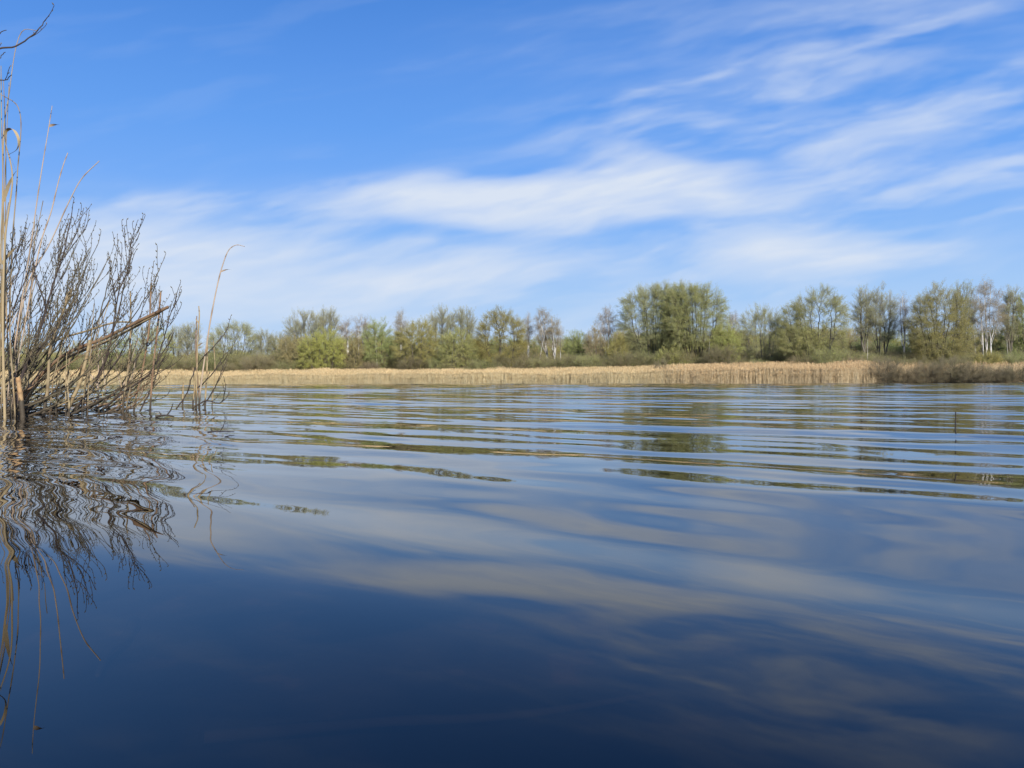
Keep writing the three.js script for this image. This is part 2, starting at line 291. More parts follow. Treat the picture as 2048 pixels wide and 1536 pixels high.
// lobes: [x, y, z, rx, ry, rz] of the crown's outline in metres from the foot
function grow(o) {
  const r = rng(o.seed), wood = new Geo(), sprays = [], tips = [];
  const vol = o.lobes.map((l) => l[3] * l[4]), sum = vol.reduce((a, b) => a + b);
  for (let k = 0, tries = 0; k < o.tips && tries < 40000; tries++) {
    let q = r() * sum, li = 0; while (q > vol[li] && li < vol.length - 1) q -= vol[li++];
    const [cx, cy, cz, rx, ry, rz] = o.lobes[li], th = r() * 6.283, u = 2 * r() - 1, s = Math.pow(1 - Math.pow(Math.abs(u), o.full ?? 2), 1 / (o.full ?? 2)), rad = Math.pow(mix(o.inner ?? 0.12, 1, r()), 0.5) * ((o.even ?? 0.84) + (1.03 - (o.even ?? 0.84)) * noise(th * 1.6 + o.seed * 7, u * 2.6 + 3));
    const y = cy + u * ry * rad; if (y < (o.low ?? 0.8)) continue; k++; tips.push([cx + Math.cos(th) * s * rx * rad, y, cz + Math.sin(th) * s * rz * rad]);
  }
  const centre = o.lobes[0], R0 = o.radius, N = tips.length, bc = o.bark, kinks = o.kink ?? 0.10;
  const radius = (n) => Math.max(0.010, R0 * Math.pow(n / N, 0.52));
  const colorAt = (n) => { const c = tone(bc, r, 0.2); return n > N * 0.05 || !o.birch ? c : tone(o.twig, r, 0.2); };
  function branch(p, d, q, n0, n1) {                          // a bent length of wood from p to q; returns its end direction
    const L = Math.hypot(q[0] - p[0], q[1] - p[1], q[2] - p[2]), k1 = [p[0] + d[0] * L * 0.4, p[1] + d[1] * L * 0.4, p[2] + d[2] * L * 0.4], pts = [], rad = [], cols = [], seg = n0 > 8 ? 4 : n0 > 2 ? 3 : 2, r0 = radius(n0), r1 = radius(n1);
    const jx = (r() - 0.5) * L * kinks, jy = (r() - 0.5) * L * kinks, jz = (r() - 0.5) * L * kinks;
    for (let k = 0; k <= seg; k++) {
      const t = k / seg, a = (1 - t) * (1 - t), b = 2 * t * (1 - t), c = t * t, w = Math.sin(t * Math.PI);
      pts.push([a * p[0] + b * k1[0] + c * q[0] + jx * w, a * p[1] + b * k1[1] + c * q[1] + jy * w, a * p[2] + b * k1[2] + c * q[2] + jz * w]); rad.push(mix(r0, r1, t));
      cols.push(o.birch && n0 > N * 0.04 && r() < 0.22 ? [0.07, 0.065, 0.06] : colorAt(n0));
    }
    wood.tube(pts, rad, n0 > N * 0.1 ? 6 : n0 > 3 ? 4 : 3, cols);
    const e = pts[seg], f = pts[seg - 1], l = Math.hypot(e[0] - f[0], e[1] - f[1], e[2] - f[2]) || 1;
    return [(e[0] - f[0]) / l, (e[1] - f[1]) / l, (e[2] - f[2]) / l];
  }
  const norm = (v) => { const l = Math.hypot(...v) || 1; return [v[0] / l, v[1] / l, v[2] / l]; };
  function spray(tip, d) {
    const out = norm([tip[0] - centre[0], (tip[1] - centre[1]) * 0.8, tip[2] - centre[2]]);
    for (let k = 0; k < o.twigs; k++) {
      const ow = o.outward ?? 0.5, dir = norm([out[0] * ow + d[0] * 0.6 + (r() - 0.5) * 1.2, out[1] * ow * 0.8 + d[1] * 0.5 + (o.rise ?? 0.5) + (r() - 0.5) * 0.9, out[2] * ow + d[2] * 0.6 + (r() - 0.5) * 1.2]), back = r() * (o.back ?? 0.9) - 0.05;
      sprays.push([tip[0] - d[0] * back, tip[1] - d[1] * back, tip[2] - d[2] * back, ...dir, r() * 6.283, o.twigLen * (0.6 + 0.8 * r()), tone(o.leaf, r, 0.22), tone(o.twig, r, 0.2)]);
    }
  }
  function split(p, d, S, level) {
    if (S.length === 1) { const e = branch(p, d, S[0], 1, 0.2); spray(S[0], e); return; }
    // limbs part by direction first, so that they fan out from below
    const e = Math.max(0, 0.85 - level * 0.16), V = S.map((t) => { const x = t[0] - p[0], y = t[1] - p[1], z = t[2] - p[2], l = Math.pow(Math.hypot(x, y, z) || 1, e); return [x / l, y / l, z / l]; }), gap = (u, v) => (u[0] - v[0]) ** 2 + (u[1] - v[1]) ** 2 + (u[2] - v[2]) ** 2;
    let a = V[Math.floor(r() * S.length)], b = V[0], far = -1;
    for (const v of V) { const q = gap(v, a); if (q > far) { far = q; b = v; } }
    let A = [], B = [];
    for (let it = 0; it < 3; it++) {
      A = []; B = []; const ma = [0, 0, 0], mb = [0, 0, 0];
      V.forEach((v, k) => { const first = gap(v, a) <= gap(v, b), m = first ? ma : mb; (first ? A : B).push(S[k]); m[0] += v[0]; m[1] += v[1]; m[2] += v[2]; });
      if (!A.length || !B.length) { A = S.slice(0, S.length >> 1); B = S.slice(S.length >> 1); break; }
      a = ma.map((c) => c / A.length); b = mb.map((c) => c / B.length);
    }
    for (const T of [A, B]) {
      const c = [0, 1, 2].map((k) => T.reduce((q, s) => q + s[k], 0) / T.length), f = T.length === 1 ? 1 : (o.reach ?? 0.34) + r() * 0.14;
      if (T.length === 1) { split(p, d, T, level + 1); continue; }
      const q = [0, 1, 2].map((k) => p[k] + (c[k] - p[k]) * f); q[1] += (o.lift ?? 0) * f;
      const e = branch(p, d, q, T.length, Math.max(1, T.length * 0.7)); split(q, norm([e[0] * 0.75 + (c[0] - q[0]) * 0.1, e[1] * 0.75 + (c[1] - q[1]) * 0.1, e[2] * 0.75 + (c[2] - q[2]) * 0.1]), T, level + 1);
    }
  }
  // stems rise from the foot; a straight bole first where the tree has one
  const stems = o.stems ?? 1, sorted = [...tips].sort((a, b) => a[0] / (a[1] + 1) - b[0] / (b[1] + 1));
  for (let k = 0; k < stems; k++) {
    const T = sorted.slice(Math.floor(k * N / stems), Math.floor((k + 1) * N / stems)); if (!T.length) continue;
    const c = [0, 1, 2].map((j) => T.reduce((q, s) => q + s[j], 0) / T.length), foot = [(k - (stems - 1) / 2) * (o.gap ?? 0.35), -0.4, (r() - 0.5) * 0.4];
    const top = [mix(foot[0], c[0], o.bole ?? 0.1) + (o.lean ?? 0), (o.boleHeight ?? 0.8) * (0.85 + 0.3 * r()), mix(foot[2], c[2], o.bole ?? 0.1)];
    const e = branch(foot, o.fan ? norm([c[0] - foot[0], c[1], c[2] - foot[2]]) : [0, 1, 0], top, T.length, T.length * 0.9);
    split(top, o.fan ? norm([c[0] - top[0], c[1] - top[1], c[2] - top[2]]) : norm([e[0] + (c[0] - top[0]) * 0.06, e[1] * 0.8 + 0.1, e[2]]), T, 0);
    if (o.leader) {                                            // birch: the bole runs on through the crown
      const peak = T.reduce((a, b) => (b[1] > a[1] ? b : a)), pts = [], rad = [], cols = []; const n = 14;
      for (let j = 0; j <= n; j++) { const t = j / n; pts.push([mix(top[0], peak[0], t) + Math.sin(t * 5 + k) * 0.12, mix(top[1], peak[1], t), mix(top[2], peak[2], t)]); rad.push(mix(radius(T.length), 0.025, Math.pow(t, 0.8))); cols.push(r() < 0.2 ? [0.10, 0.095, 0.09] : tone(bc, r, 0.12)); }
      wood.tube(pts, rad, 6, cols);
    }
  }
  return { wood, sprays };
}
let triangles = 0, copiesMade = 0;
const Y = new THREE.Vector3(0, 1, 0);
function sprayMatrix([x, y, z, dx, dy, dz, roll, L]) {
  const q = new THREE.Quaternion().setFromUnitVectors(Y, new THREE.Vector3(dx, dy, dz)).multiply(new THREE.Quaternion().setFromAxisAngle(Y, roll));
  return new THREE.Matrix4().compose(new THREE.Vector3(x, y, z), q, new THREE.Vector3(L, L, L));
}
function baked(geo, list, which) {                             // the sprays of one plant joined into one geometry
  const n = geo.attributes.position.count, P = new Float32Array(n * 3 * list.length), Nn = new Float32Array(P.length), C = new Float32Array(P.length), I = new Uint32Array(geo.index.count * list.length), v = new THREE.Vector3(); let o = 0, oi = 0;
  list.forEach((s, k) => {
    const m = sprayMatrix(s), col = s[which];
    for (let j = 0; j < geo.index.count; j++) I[oi++] = geo.index.array[j] + k * n;
    for (let j = 0; j < n; j++, o += 3) { v.fromBufferAttribute(geo.attributes.position, j).applyMatrix4(m).toArray(P, o); v.fromBufferAttribute(geo.attributes.normal, j).transformDirection(m).toArray(Nn, o); for (let c = 0; c < 3; c++) C[o + c] = geo.attributes.color.array[j * 3 + c] * col[c]; }
  });
  const g = new THREE.BufferGeometry(); g.setAttribute('position', new THREE.BufferAttribute(P, 3)); g.setAttribute('normal', new THREE.BufferAttribute(Nn, 3)); g.setAttribute('color', new THREE.BufferAttribute(C, 3)); g.setIndex(new THREE.BufferAttribute(I, 1)); return g;
}
function sprayed(name, geo, mat, list, which, parent) {
  const im = new THREE.InstancedMesh(geo, mat, list.length), c = new THREE.Color(); im.name = name;
  list.forEach((s, k) => { im.setMatrixAt(k, sprayMatrix(s)); im.setColorAt(k, c.setRGB(...s[which])); });
  im.userData.kind = 'stuff'; parent.add(im); copiesMade += list.length; return im;
}
function plant(name, label, category, px, depth, o, group) {
  const base = at(px, 764, depth); base[1] = groundY(base[0], base[2]);
  const t = thing(name, label, category, base, group), g = grow(o), sp = SPRAY[o.spray];
  mesh(name === 'shrub' ? 'stems' : 'trunk', g.wood, woodMat, t);
  sprayed('crown', sp.lf, leafMat, g.sprays, 8, t); sprayed('twigs', sp.tw, woodMat, g.sprays, 9, t);
  triangles += g.wood.i.length / 3;
  return t;
}
const M = (pxs, d) => pxs / F * d;                             // photograph pixels to metres at that distance
// kind: how the species grows
const KIND = {
  willow: { spray: 'willow', bark: [0.075, 0.065, 0.05], twig: [0.29, 0.26, 0.15], leaf: LEAF.willow, stems: 4, gap: 0.3, bole: 0.09, fan: true, boleHeight: 0.9, full: 2.0, even: 0.90, outward: 1.0, twigs: 4, twigLen: 0.7, back: 1.3, rise: 0.12, inner: 0.36, reach: 0.30 },
  poplar: { spray: 'poplar', bark, twig: [0.31, 0.275, 0.205], leaf: LEAF.grey, stems: 2, gap: 0.4, bole: 0.12, boleHeight: 2.4, full: 2.3, twigs: 6, twigLen: 0.85, rise: 0.7, inner: 0.1, reach: 0.28 },
  birch: { spray: 'birch', bark: birchBark, birch: true, leader: true, twig: [0.31, 0.265, 0.205], leaf: LEAF.pink, stems: 1, bole: 0.05, boleHeight: 2.6, twigs: 6, twigLen: 0.85, rise: 0.1, inner: 0.05, reach: 0.4 },
  bushy: { spray: 'bushy', bark, twig: [0.28, 0.245, 0.14], leaf: LEAF.olive, stems: 4, gap: 0.5, bole: 0.12, boleHeight: 0.7, full: 2.1, even: 0.86, outward: 0.8, twigs: 5, twigLen: 0.66, rise: 0.2, inner: 0.12, reach: 0.32 },
};
let seed = 100;
// [kind, px centre, top py, half width px, crown bottom py, metres behind the waterline, tips, label, changes]
function tree(kind, px, top, half, bottom, behind, tips, label, more = {}) {
  if (kind !== 'birch') half *= 1.18;
  const d = shoreAt(px) + behind, y1 = (764.7 - top) / F * d + EYE - 0.4, y0 = (764.7 - bottom) / F * d, w = M(half, d), K = KIND[kind];
  const sit = more.sit ? more.sit : kind === 'willow' ? 0.38 : kind === 'bushy' ? 0.40 : 0.5, cy = mix(y0, y1, sit), ry = (y1 - y0) * (1 - sit);
  const lobes = more.lobes ? more.lobes.map(([lx, lt, lh, lb]) => { const a = (764.7 - lt) / F * d + EYE - 0.5, b = (764.7 - lb) / F * d; return [M(lx - px, d), mix(b, a, sit), 0, M(lh, d), (a - b) * (1 - sit), M(lh, d) * 0.85]; }) : [[0, cy, 0, w, ry, w * 0.9]];
  tips = Math.round(tips * (kind === 'birch' ? 1.3 : kind === 'willow' ? 3.6 : kind === 'bushy' ? 2.6 : 2.2));
  const name = { willow: 'willow_tree', poplar: 'poplar_tree', birch: 'birch_tree', bushy: 'leafy_tree' }[kind];
  return plant(name, label, 'tree', px, d, { ...K, radius: (kind === 'birch' ? 0.009 : kind === 'poplar' ? 0.014 : 0.018) * (y1 + 2) + 0.02, low: Math.max(0.8, y0 - 0.5), ...more, lobes, tips, seed: seed++ });
}
// far left, seen through and beside the foreground branches
tree('bushy', 60, 668, 46, 735, 12, 90, 'olive tree seen through the reeds at the left edge', { leaf: LEAF.olive });
tree('bushy', 165, 672, 40, 735, 14, 80, 'low olive tree seen through the middle of the foreground willow branches');
tree('bushy', 235, 655, 34, 735, 12, 80, 'green tree behind the right part of the foreground willow bush', { leaf: LEAF.green });
tree('bushy', 305, 638, 42, 736, 10, 130, 'rounded yellow green tree behind the tip of the leaning broken stem', { leaf: LEAF.willow });
tree('poplar', 352, 648, 14, 715, 14, 50, 'slim bare grey tree beside the yellow green tree on the left');
tree('poplar', 382, 644, 20, 715, 16, 70, 'thin grey green tree behind the small tuft of reed stalks');
tree('willow', 469, 640, 46, 712, 14, 170, 'round domed grey green willow standing alone left of the birches', { leaf: LEAF.grey, stems: 5 });
tree('poplar', 528, 660, 15, 720, 14, 50, 'small thin tree right of the domed willow on the left', { leaf: LEAF.willow });
tree('poplar', 556, 664, 16, 722, 16, 50, 'second small thin tree right of the domed willow on the left', { leaf: LEAF.willow });
tree('poplar', 612, 620, 38, 700, 18, 150, 'tall grey bare crowned tree, left of the pair above the lime green tree', { stems: 3, lean: -0.3 });
tree('poplar', 655, 614, 22, 690, 20, 90, 'tall narrow grey tree, right of the pair above the lime green tree', { stems: 2 });
tree('bushy', 590, 668, 34, 738, 9, 110, 'brownish olive tree left of the bright lime green tree', { leaf: LEAF.brown });
tree('bushy', 645, 655, 44, 738, 7, 190, 'bright lime green tree, the yellowest of the far bank', { leaf: LEAF.lime });
tree('birch', 690, 634, 13, 685, 15, 50, 'pale bare birch with a leaning trunk beside the lime green tree', { lean: 0.5 });
tree('birch', 724, 624, 18, 690, 12, 75, 'tall bare birch with pinkish twigs left of the fresh green tree');
tree('bushy', 705, 664, 24, 738, 9, 90, 'rusty olive rounded tree in front of the two bare birches', { leaf: LEAF.brown });
tree('bushy', 758, 634, 30, 738, 10, 160, 'fresh green tree between the bare birches and the dark olive willow', { leaf: [0.32, 0.37, 0.13] });
tree('birch', 803, 618, 14, 690, 14, 70, 'narrow brownish birch rising above the dark olive willow', { leaf: LEAF.rust });
tree('bushy', 834, 632, 40, 738, 8, 210, 'dark olive willow with low spreading limbs left of the grey pair', { leaf: LEAF.olive });
tree('poplar', 884, 610, 27, 700, 15, 120, 'tall grey crowned tree, left of the pair in mid picture', { stems: 3 });
tree('poplar', 930, 613, 20, 695, 16, 90, 'tall grey green crowned tree, right of the pair in mid picture', { stems: 2 });
tree('bushy', 918, 652, 38, 738, 8, 160, 'green willow thicket tree in front of the grey pair in mid picture', { leaf: LEAF.willow });
tree('willow', 1003, 614, 46, 726, 9, 250, 'broad olive willow with dark forking limbs left of the birch group', { leaf: [0.37, 0.335, 0.10], bark: [0.07, 0.06, 0.05], twig: [0.18, 0.14, 0.06], boleHeight: 1.4, stems: 3, gap: 0.9, bole: 0.2 });
tree('birch', 1056, 619, 9, 700, 14, 45, 'very narrow pointed birch between broad olive willow and birch group', { leaf: LEAF.rust });
tree('birch', 1086, 616, 17, 700, 11, 90, 'tallest birch of the group with white trunks in mid picture', { leaf: LEAF.rust, lean: 0.6 });
tree('birch', 1109, 628, 17, 712, 10, 90, 'brownish birch with the brightest white trunk in mid picture', { leaf: LEAF.brown });
tree('bushy', 1152, 660, 24, 738, 16, 100, 'low fresh green tree in the gap right of the birch group', { leaf: LEAF.green });
tree('bushy', 1190, 648, 18, 738, 12, 80, 'rust brown small tree left of the bare pale birch', { leaf: LEAF.rust });
tree('birch', 1214, 612, 20, 680, 14, 75, 'bare pale birch with pinkish crown left of the giant willow');
tree('bushy', 1235, 668, 20, 736, 10, 100, 'dark olive tree under the left side of the giant willow', { leaf: LEAF.olive });
tree('willow', 1308, 562, 72, 690, 12, 520, 'giant domed willow, left half of the largest crown on the bank', { stems: 6, gap: 0.25, leaf: [0.345, 0.37, 0.155], bark: [0.07, 0.062, 0.05], sit: 0.5, lobes: [[1308, 562, 78, 712], [1330, 561, 50, 690]] });
tree('willow', 1393, 562, 62, 690, 11, 500, 'giant domed willow, right half of the largest crown on the bank', { stems: 6, gap: 0.25, leaf: [0.355, 0.38, 0.135], bark: [0.07, 0.062, 0.05], sit: 0.5, lobes: [[1386, 562, 74, 712], [1370, 561, 48, 690]] });
tree('bushy', 1345, 692, 30, 738, 9, 90, 'yellow green undergrowth tree between the two stems of the giant willow', { leaf: LEAF.willow });
tree('bushy', 1448, 648, 28, 730, 9, 130, 'bright green drooping tree at the right foot of the giant willow', { leaf: [0.36, 0.385, 0.115] });
tree('birch', 1468, 622, 11, 690, 16, 40, 'small bare pinkish birch right of the giant willow', { leaf: LEAF.pink });
tree('willow', 1525, 610, 50, 722, 12, 210, 'rounded pale green willow between giant willow and crooked willow', { leaf: LEAF.grey, stems: 6, bark: paleBark });
tree('willow', 1630, 568, 70, 700, 9, 330, 'tall crooked willow with dark bending limbs and thin crown', { stems: 4, gap: 0.9, bole: 0.16, boleHeight: 1.6, kink: 0.26, leaf: LEAF.willow, bark: [0.06, 0.055, 0.045], lobes: [[1640, 568, 62, 700], [1592, 594, 36, 705], [1600, 640, 50, 718]] });
tree('poplar', 1727, 571, 19, 690, 13, 100, 'slim grey tree, left of the bare pair right of the crooked willow', { stems: 1, leaf: LEAF.grey });
tree('poplar', 1764, 574, 30, 700, 13, 140, 'wider grey tree, right of the bare pair right of the crooked willow', { stems: 2, leaf: LEAF.grey });
tree('birch', 1808, 588, 13, 690, 12, 55, 'thin pale birch in the gap left of the dense dark olive willow');
tree('willow', 1880, 562, 62, 715, 9, 380, 'dense dark olive willow behind the grey brown shrubs on the right', { leaf: LEAF.olive, stems: 6, bark: [0.06, 0.052, 0.042], lobes: [[1880, 562, 58, 705], [1850, 585, 36, 705], [1885, 620, 66, 726]] });
tree('poplar', 1925, 563, 24, 690, 18, 110, 'fresh green tree top behind the dense olive willow on the right', { leaf: LEAF.green });
tree('birch', 1974, 560, 38, 690, 12, 170, 'large birch with three white trunks near the right edge', { leaf: LEAF.rust, stems: 3, gap: 0.55, boleHeight: 3.5, radius: 0.11 });
tree('poplar', 2022, 566, 17, 700, 13, 80, 'slim dark trunked tree right of the large three stemmed birch', { stems: 1, leaf: LEAF.willow });
tree('bushy', 2062, 566, 36, 710, 14, 150, 'green tree cut off by the right edge of the picture', { leaf: LEAF.green, boleHeight: 2 });
tree('bushy', 2000, 650, 40, 738, 18, 120, 'low green tree behind the three stemmed birch on the right', { leaf: LEAF.green });
tree('bushy', 1815, 690, 34, 740, 14, 90, 'low dark green tree under the thin pale birch', { leaf: LEAF.green });
tree('bushy', 1975, 706, 24, 742, 7, 60, 'olive bush tree at the foot of the three white birch trunks', { leaf: LEAF.olive });
console.log('trees', triangles);

// bare white birch poles standing among the trees
function pole(px, foot, top, topPx, label) {
  const d = shoreAt(px) + 8.5, a = at(px, foot, d), b = at(topPx, top, d), r = rng(px), g = new Geo(), pts = [], rad = [], cols = [], y = groundY(a[0], a[2]), h = b[1] - y;
  const t = thing('young_birch', label, 'birch', [a[0], y, a[2]], 'thin white birch trunks behind the reeds');
  for (let k = 0; k <= 10; k++) { const q = k / 10; pts.push([(b[0] - a[0]) * q + Math.sin(q * 4 + px) * 0.06, -0.3 + (h + 0.3) * q, 0]); rad.push(mix(0.04, 0.012, q)); cols.push(r() < 0.2 ? [0.10, 0.09, 0.08] : tone(birchBark, r, 0.1)); }
  g.tube(pts, rad, 6, cols, true); mesh('trunk', g, woodMat, t);
  const list = [];
  for (let k = 0; k < 34; k++) { const q = 0.45 + 0.55 * r(), an = r() * 6.283, n = Math.hypot(1, 0.7); list.push([(b[0] - a[0]) * q, h * q, 0, Math.cos(an) / n, 0.7 / n, Math.sin(an) / n, r() * 6.283, 0.45 + r() * 0.5, tone(LEAF.rust, r, 0.2), tone(KIND.birch.twig, r, 0.2)]); }
  sprayed('crown', SPRAY.birch.lf, leafMat, list, 8, t); sprayed('twigs', SPRAY.birch.tw, woodMat, list, 9, t);
}
[[578, 738, 668, 570, 'thin white birch trunk left of the lime green tree'], [720, 738, 655, 716, 'thin white birch trunk under the two bare birches'], [756, 736, 668, 752, 'thin white birch trunk under the fresh green tree'], [901, 736, 672, 908, 'bent white birch trunk under the grey pair in mid picture'],
  [1070, 736, 660, 1092, 'slanting white birch trunk in the mid picture group'], [1120, 736, 650, 1123, 'upright white birch trunk at the right of the mid picture group'], [1417, 736, 676, 1419, 'white birch trunk right of the giant willow stems'], [1736, 738, 680, 1736, 'bright bare white birch snag where reeds meet grey brown shrubs'], [1955, 735, 670, 1950, 'thin pale birch trunk left of the three stemmed birch'], [2017, 735, 672, 2014, 'thin pale birch trunk right of the three stemmed birch']].forEach((a) => pole(...a));

// the wood behind: one continuous mass of crowns, and the undergrowth before it
function copies(name, parent, parts, list) {                   // parts: geometry + material pairs sharing the same places
  for (const [pn, geo, mat] of parts) {
    const im = new THREE.InstancedMesh(geo, mat, list.length), m4 = new THREE.Matrix4(), q = new THREE.Quaternion(), up = new THREE.Vector3(0, 1, 0), c = new THREE.Color(); im.name = pn;
    list.forEach(([x, y, z, turn, sx, sy, col], k) => { m4.compose(new THREE.Vector3(x, y, z), q.setFromAxisAngle(up, turn), new THREE.Vector3(sx, sy, sx)); im.setMatrixAt(k, m4); im.setColorAt(k, c.setRGB(...col)); });
    im.castShadow = im.receiveShadow = true; im.userData.kind = 'stuff'; parent.add(im);
  }
}
{
  const wood = new THREE.Group(); wood.name = 'woodland'; wood.userData = { label: 'hazy mass of budding trees filling the bank behind', category: 'woodland', kind: 'stuff' }; scene.add(wood);
  const r = rng(9), lists = [[], [], []];
  for (let k = 0; k < 420; k++) {
    const px = -250 + k / 420 * 2600 + (r() - 0.5) * 20, d = shoreAt(px) + 20 + r() * 30, b = at(px, 760, d), dip = px > 1790 && px < 1835 ? 0.5 : 1, low = px < 560 ? 0.62 : px < 1220 ? 0.85 : 1;
    const top = (764.7 - mix(692, 660, r())) / F * d * low * dip, s = top / 8.2, g = 0.8 + 0.4 * r();
    lists[k % 3].push([b[0], groundY(b[0], b[2]), b[2], r() * 6.283, s * (1.1 + 0.5 * r()), s, [g * (0.85 + 0.3 * r()), g, g * (0.85 + 0.3 * r())]]);
  }
  [['bushy', LEAF.olive, 71], ['bushy', LEAF.willow, 72], ['poplar', LEAF.brown, 73]].forEach(([k, leaf, sd], n) => {
    const g = grow({ ...KIND[k], leaf, twigs: 5, twigLen: 1.0, boleHeight: 0.6, radius: 0.15, low: 0.5, lobes: [[0, 4.4, 0, 2.1, 3.8, 2.1]], tips: 90, seed: sd });
    copies('woodland', wood, [['trunk', g.wood.build(), woodMat], ['twigs', baked(SPRAY[k].tw, g.sprays, 9), woodMat], ['crown', baked(SPRAY[k].lf, g.sprays, 8), leafMat]], lists[n]);
  });
  const under = new THREE.Group(); under.name = 'undergrowth'; under.userData = { label: 'brown and olive brushwood between the reeds and the trees', category: 'undergrowth', kind: 'stuff' }; scene.add(under);
  const ul = [[], [], []];
  for (let k = 0; k < 560; k++) {
    const px = -250 + k / 560 * 2600 + (r() - 0.5) * 16, d = shoreAt(px) + 7 + r() * 11, b = at(px, 760, d), h = (2.7 + 2.2 * r() * r()) * (px > 1740 ? 0.85 : 1), g = 0.7 + 0.5 * r();
    ul[k % 3].push([b[0], groundY(b[0], b[2]), b[2], r() * 6.283, h / 2 * (1 + 0.6 * r()), h / 2, [g, g * (0.9 + 0.2 * r()), g]]);
  }
  [[[0.24, 0.21, 0.125], [0.34, 0.33, 0.12], 81], [[0.26, 0.22, 0.14], [0.33, 0.29, 0.13], 82], [[0.23, 0.205, 0.12], [0.31, 0.335, 0.11], 83]].forEach(([tw, leaf, sd], n) => {
    const g = grow({ ...KIND.bushy, twig: tw, bark: tw, leaf, stems: 6, gap: 0.25, boleHeight: 0.2, twigs: 6, twigLen: 0.5, back: 0.3, radius: 0.04, low: 0.2, lobes: [[0, 1.05, 0, 1.0, 0.95, 1.0]], tips: 90, rise: 0.7, seed: sd });
    copies('undergrowth', under, [['stems', g.wood.build(), woodMat], ['twigs', baked(SPRAY.shrub.tw, g.sprays, 9), woodMat], ['foliage', baked(SPRAY.shrub.lf, g.sprays, 8), leafMat]], ul[n]);
  });
}

// ---------------------------------------------------------------- the reed belt
function reedClump(sd, n) {
  const r = rng(sd), g = new Geo();
  for (let k = 0; k < n; k++) {
    const an = r() * 6.283, q = Math.sqrt(r()) * 0.6, x = Math.cos(an) * q, z = Math.sin(an) * q, h = 0.75 + 1.45 * Math.pow(r(), 0.55) + (r() < 0.08 ? 0.3 : 0), lx = (r() - 0.5) * 0.6, lz = (r() - 0.5) * 0.5, w = 0.0065 + 0.0045 * r(), f = r() * 3.14, c = tone([1, 1, 1], r, 0.16), cx = Math.cos(f), cz = Math.sin(f);
    g.tube([[x, -0.35, z], [x + lx * 0.4, h * 0.5, z + lz * 0.4], [x + lx, h, z + lz]], [w, w * 0.9, w * 0.6], 3, c);
    for (let j = 0; j < 1; j++) {                              // dry leaf
      const y = h * (0.1 + 0.75 * r()), a2 = r() * 6.283, L = 0.35 + 0.3 * r(), t = y / h, s = [x + lx * t, y, z + lz * t], m = [s[0] + Math.cos(a2) * L * 0.5, y + L * 0.35, s[2] + Math.sin(a2) * L * 0.5], e = [s[0] + Math.cos(a2) * L, y + L * (0.1 + 0.3 * r()), s[2] + Math.sin(a2) * L];
      g.ribbon([s, m, e], [0.014, 0.012, 0.002], [[-Math.sin(a2), 0.3, Math.cos(a2)]], tone([1.02, 1, 0.95], r, 0.2));
    }
    if (r() < 0.32) {                                          // nodding brown plume
      const a2 = 0.6 + (r() - 0.5) * 1.6, p = [x + lx, h - 0.05, z + lz], m = [p[0] + Math.cos(a2) * 0.05, h + 0.12, p[2]], e = [p[0] + Math.cos(a2) * 0.14, h + 0.24, p[2] + Math.sin(a2) * 0.05];
      g.tube([p, m, e], [0.008, 0.032, 0.006], 4, tone([0.86, 0.77, 0.68], r, 0.2));
    }
  }
  return g.build();
}
{
  const belt = new THREE.Group(); belt.name = 'reed_belt'; belt.userData = { label: 'golden dry reed belt along the far waterline', category: 'reeds', kind: 'stuff' }; scene.add(belt);
  const r = rng(31), lists = [[], [], []], straw = [0.645, 0.545, 0.33];
  for (let k = 0; k < 21000; k++) {
    const px = -300 + r() * 2800, D0 = shoreAt(px), back = Math.pow(r(), 1.4) * 7.5, right = smooth(1700, 1775, px + (r() - 0.5) * 60);
    if (r() < right && r() > (px > 1775 && px < 1860 ? 0.26 : 0.08)) continue; if (px > 1600 && px < 1750 && noise(px * 0.09, back) < 0.25) continue;
    const d = D0 + back + r() * 0.8 + right * 1.5, b = at(px, 766, d), tall = smooth(1180, 1420, px) * 0.24 + smooth(700, 400, px) * -0.06, h = (0.74 + 0.14 * fbm(px * 0.02 + 70, back * 0.6, 3)) * (0.86 + 0.22 * noise(px * 0.02, back * 0.5) + 0.12 * r() + tall) * (0.9 + 0.04 * back * 0.5);
    const patch = 0.93 + 0.14 * fbm(px * 0.011, back * 0.8, 3), v = patch * (0.94 + 0.12 * r()), br = smooth(1250, 1420, px) * 0.14;
    lists[k % 3].push([b[0], Math.max(-0.05, groundY(b[0], b[2])) , b[2], r() * 6.283, 0.9 + 0.3 * r(), h, [straw[0] * v * (1 - br * 0.6), straw[1] * v * (1 - br), straw[2] * v * (1 - br)]]);
  }
  for (let n = 0; n < 3; n++) copies('reed_belt', belt, [['reed_stalks', reedClump(41 + n, 30), strawMat]], lists[n]);
}

// grey brown willow shrubs along the right bank
function shrub(px, top, half, behind, label, leaf, tips = 120) {
  const d = shoreAt(px) + behind, h = (764.7 - top) / F * d + EYE, w = M(half, d), tw = [0.22, 0.185, 0.125];
  plant('shrub', label, 'shrub', px, d, { ...KIND.bushy, twig: tw, bark: [0.10, 0.085, 0.06], leaf, stems: 8, gap: w * 0.16, boleHeight: 0.15, bole: 0.05, spray: 'shrub', twigs: 7, twigLen: 0.6, back: 0.4, radius: 0.035, low: 0.15, lobes: [[0, h * 0.48, 0, w, h * 0.5, w * 0.9], [0, h * 0.22, 0, w * 1.05, h * 0.25, w * 0.9]], tips, rise: 0.8, seed: seed++ }, 'grey brown shrubs on the right bank');
}
const gb = [0.20, 0.175, 0.085];
shrub(1768, 718, 34, 0.8, 'dark grey brown shrub where the golden reeds end', [0.165, 0.145, 0.075], 190);
shrub(1812, 740, 30, 0.3, 'low tawny shrub beside the dark shrub at the reed end', [0.25, 0.195, 0.09]);
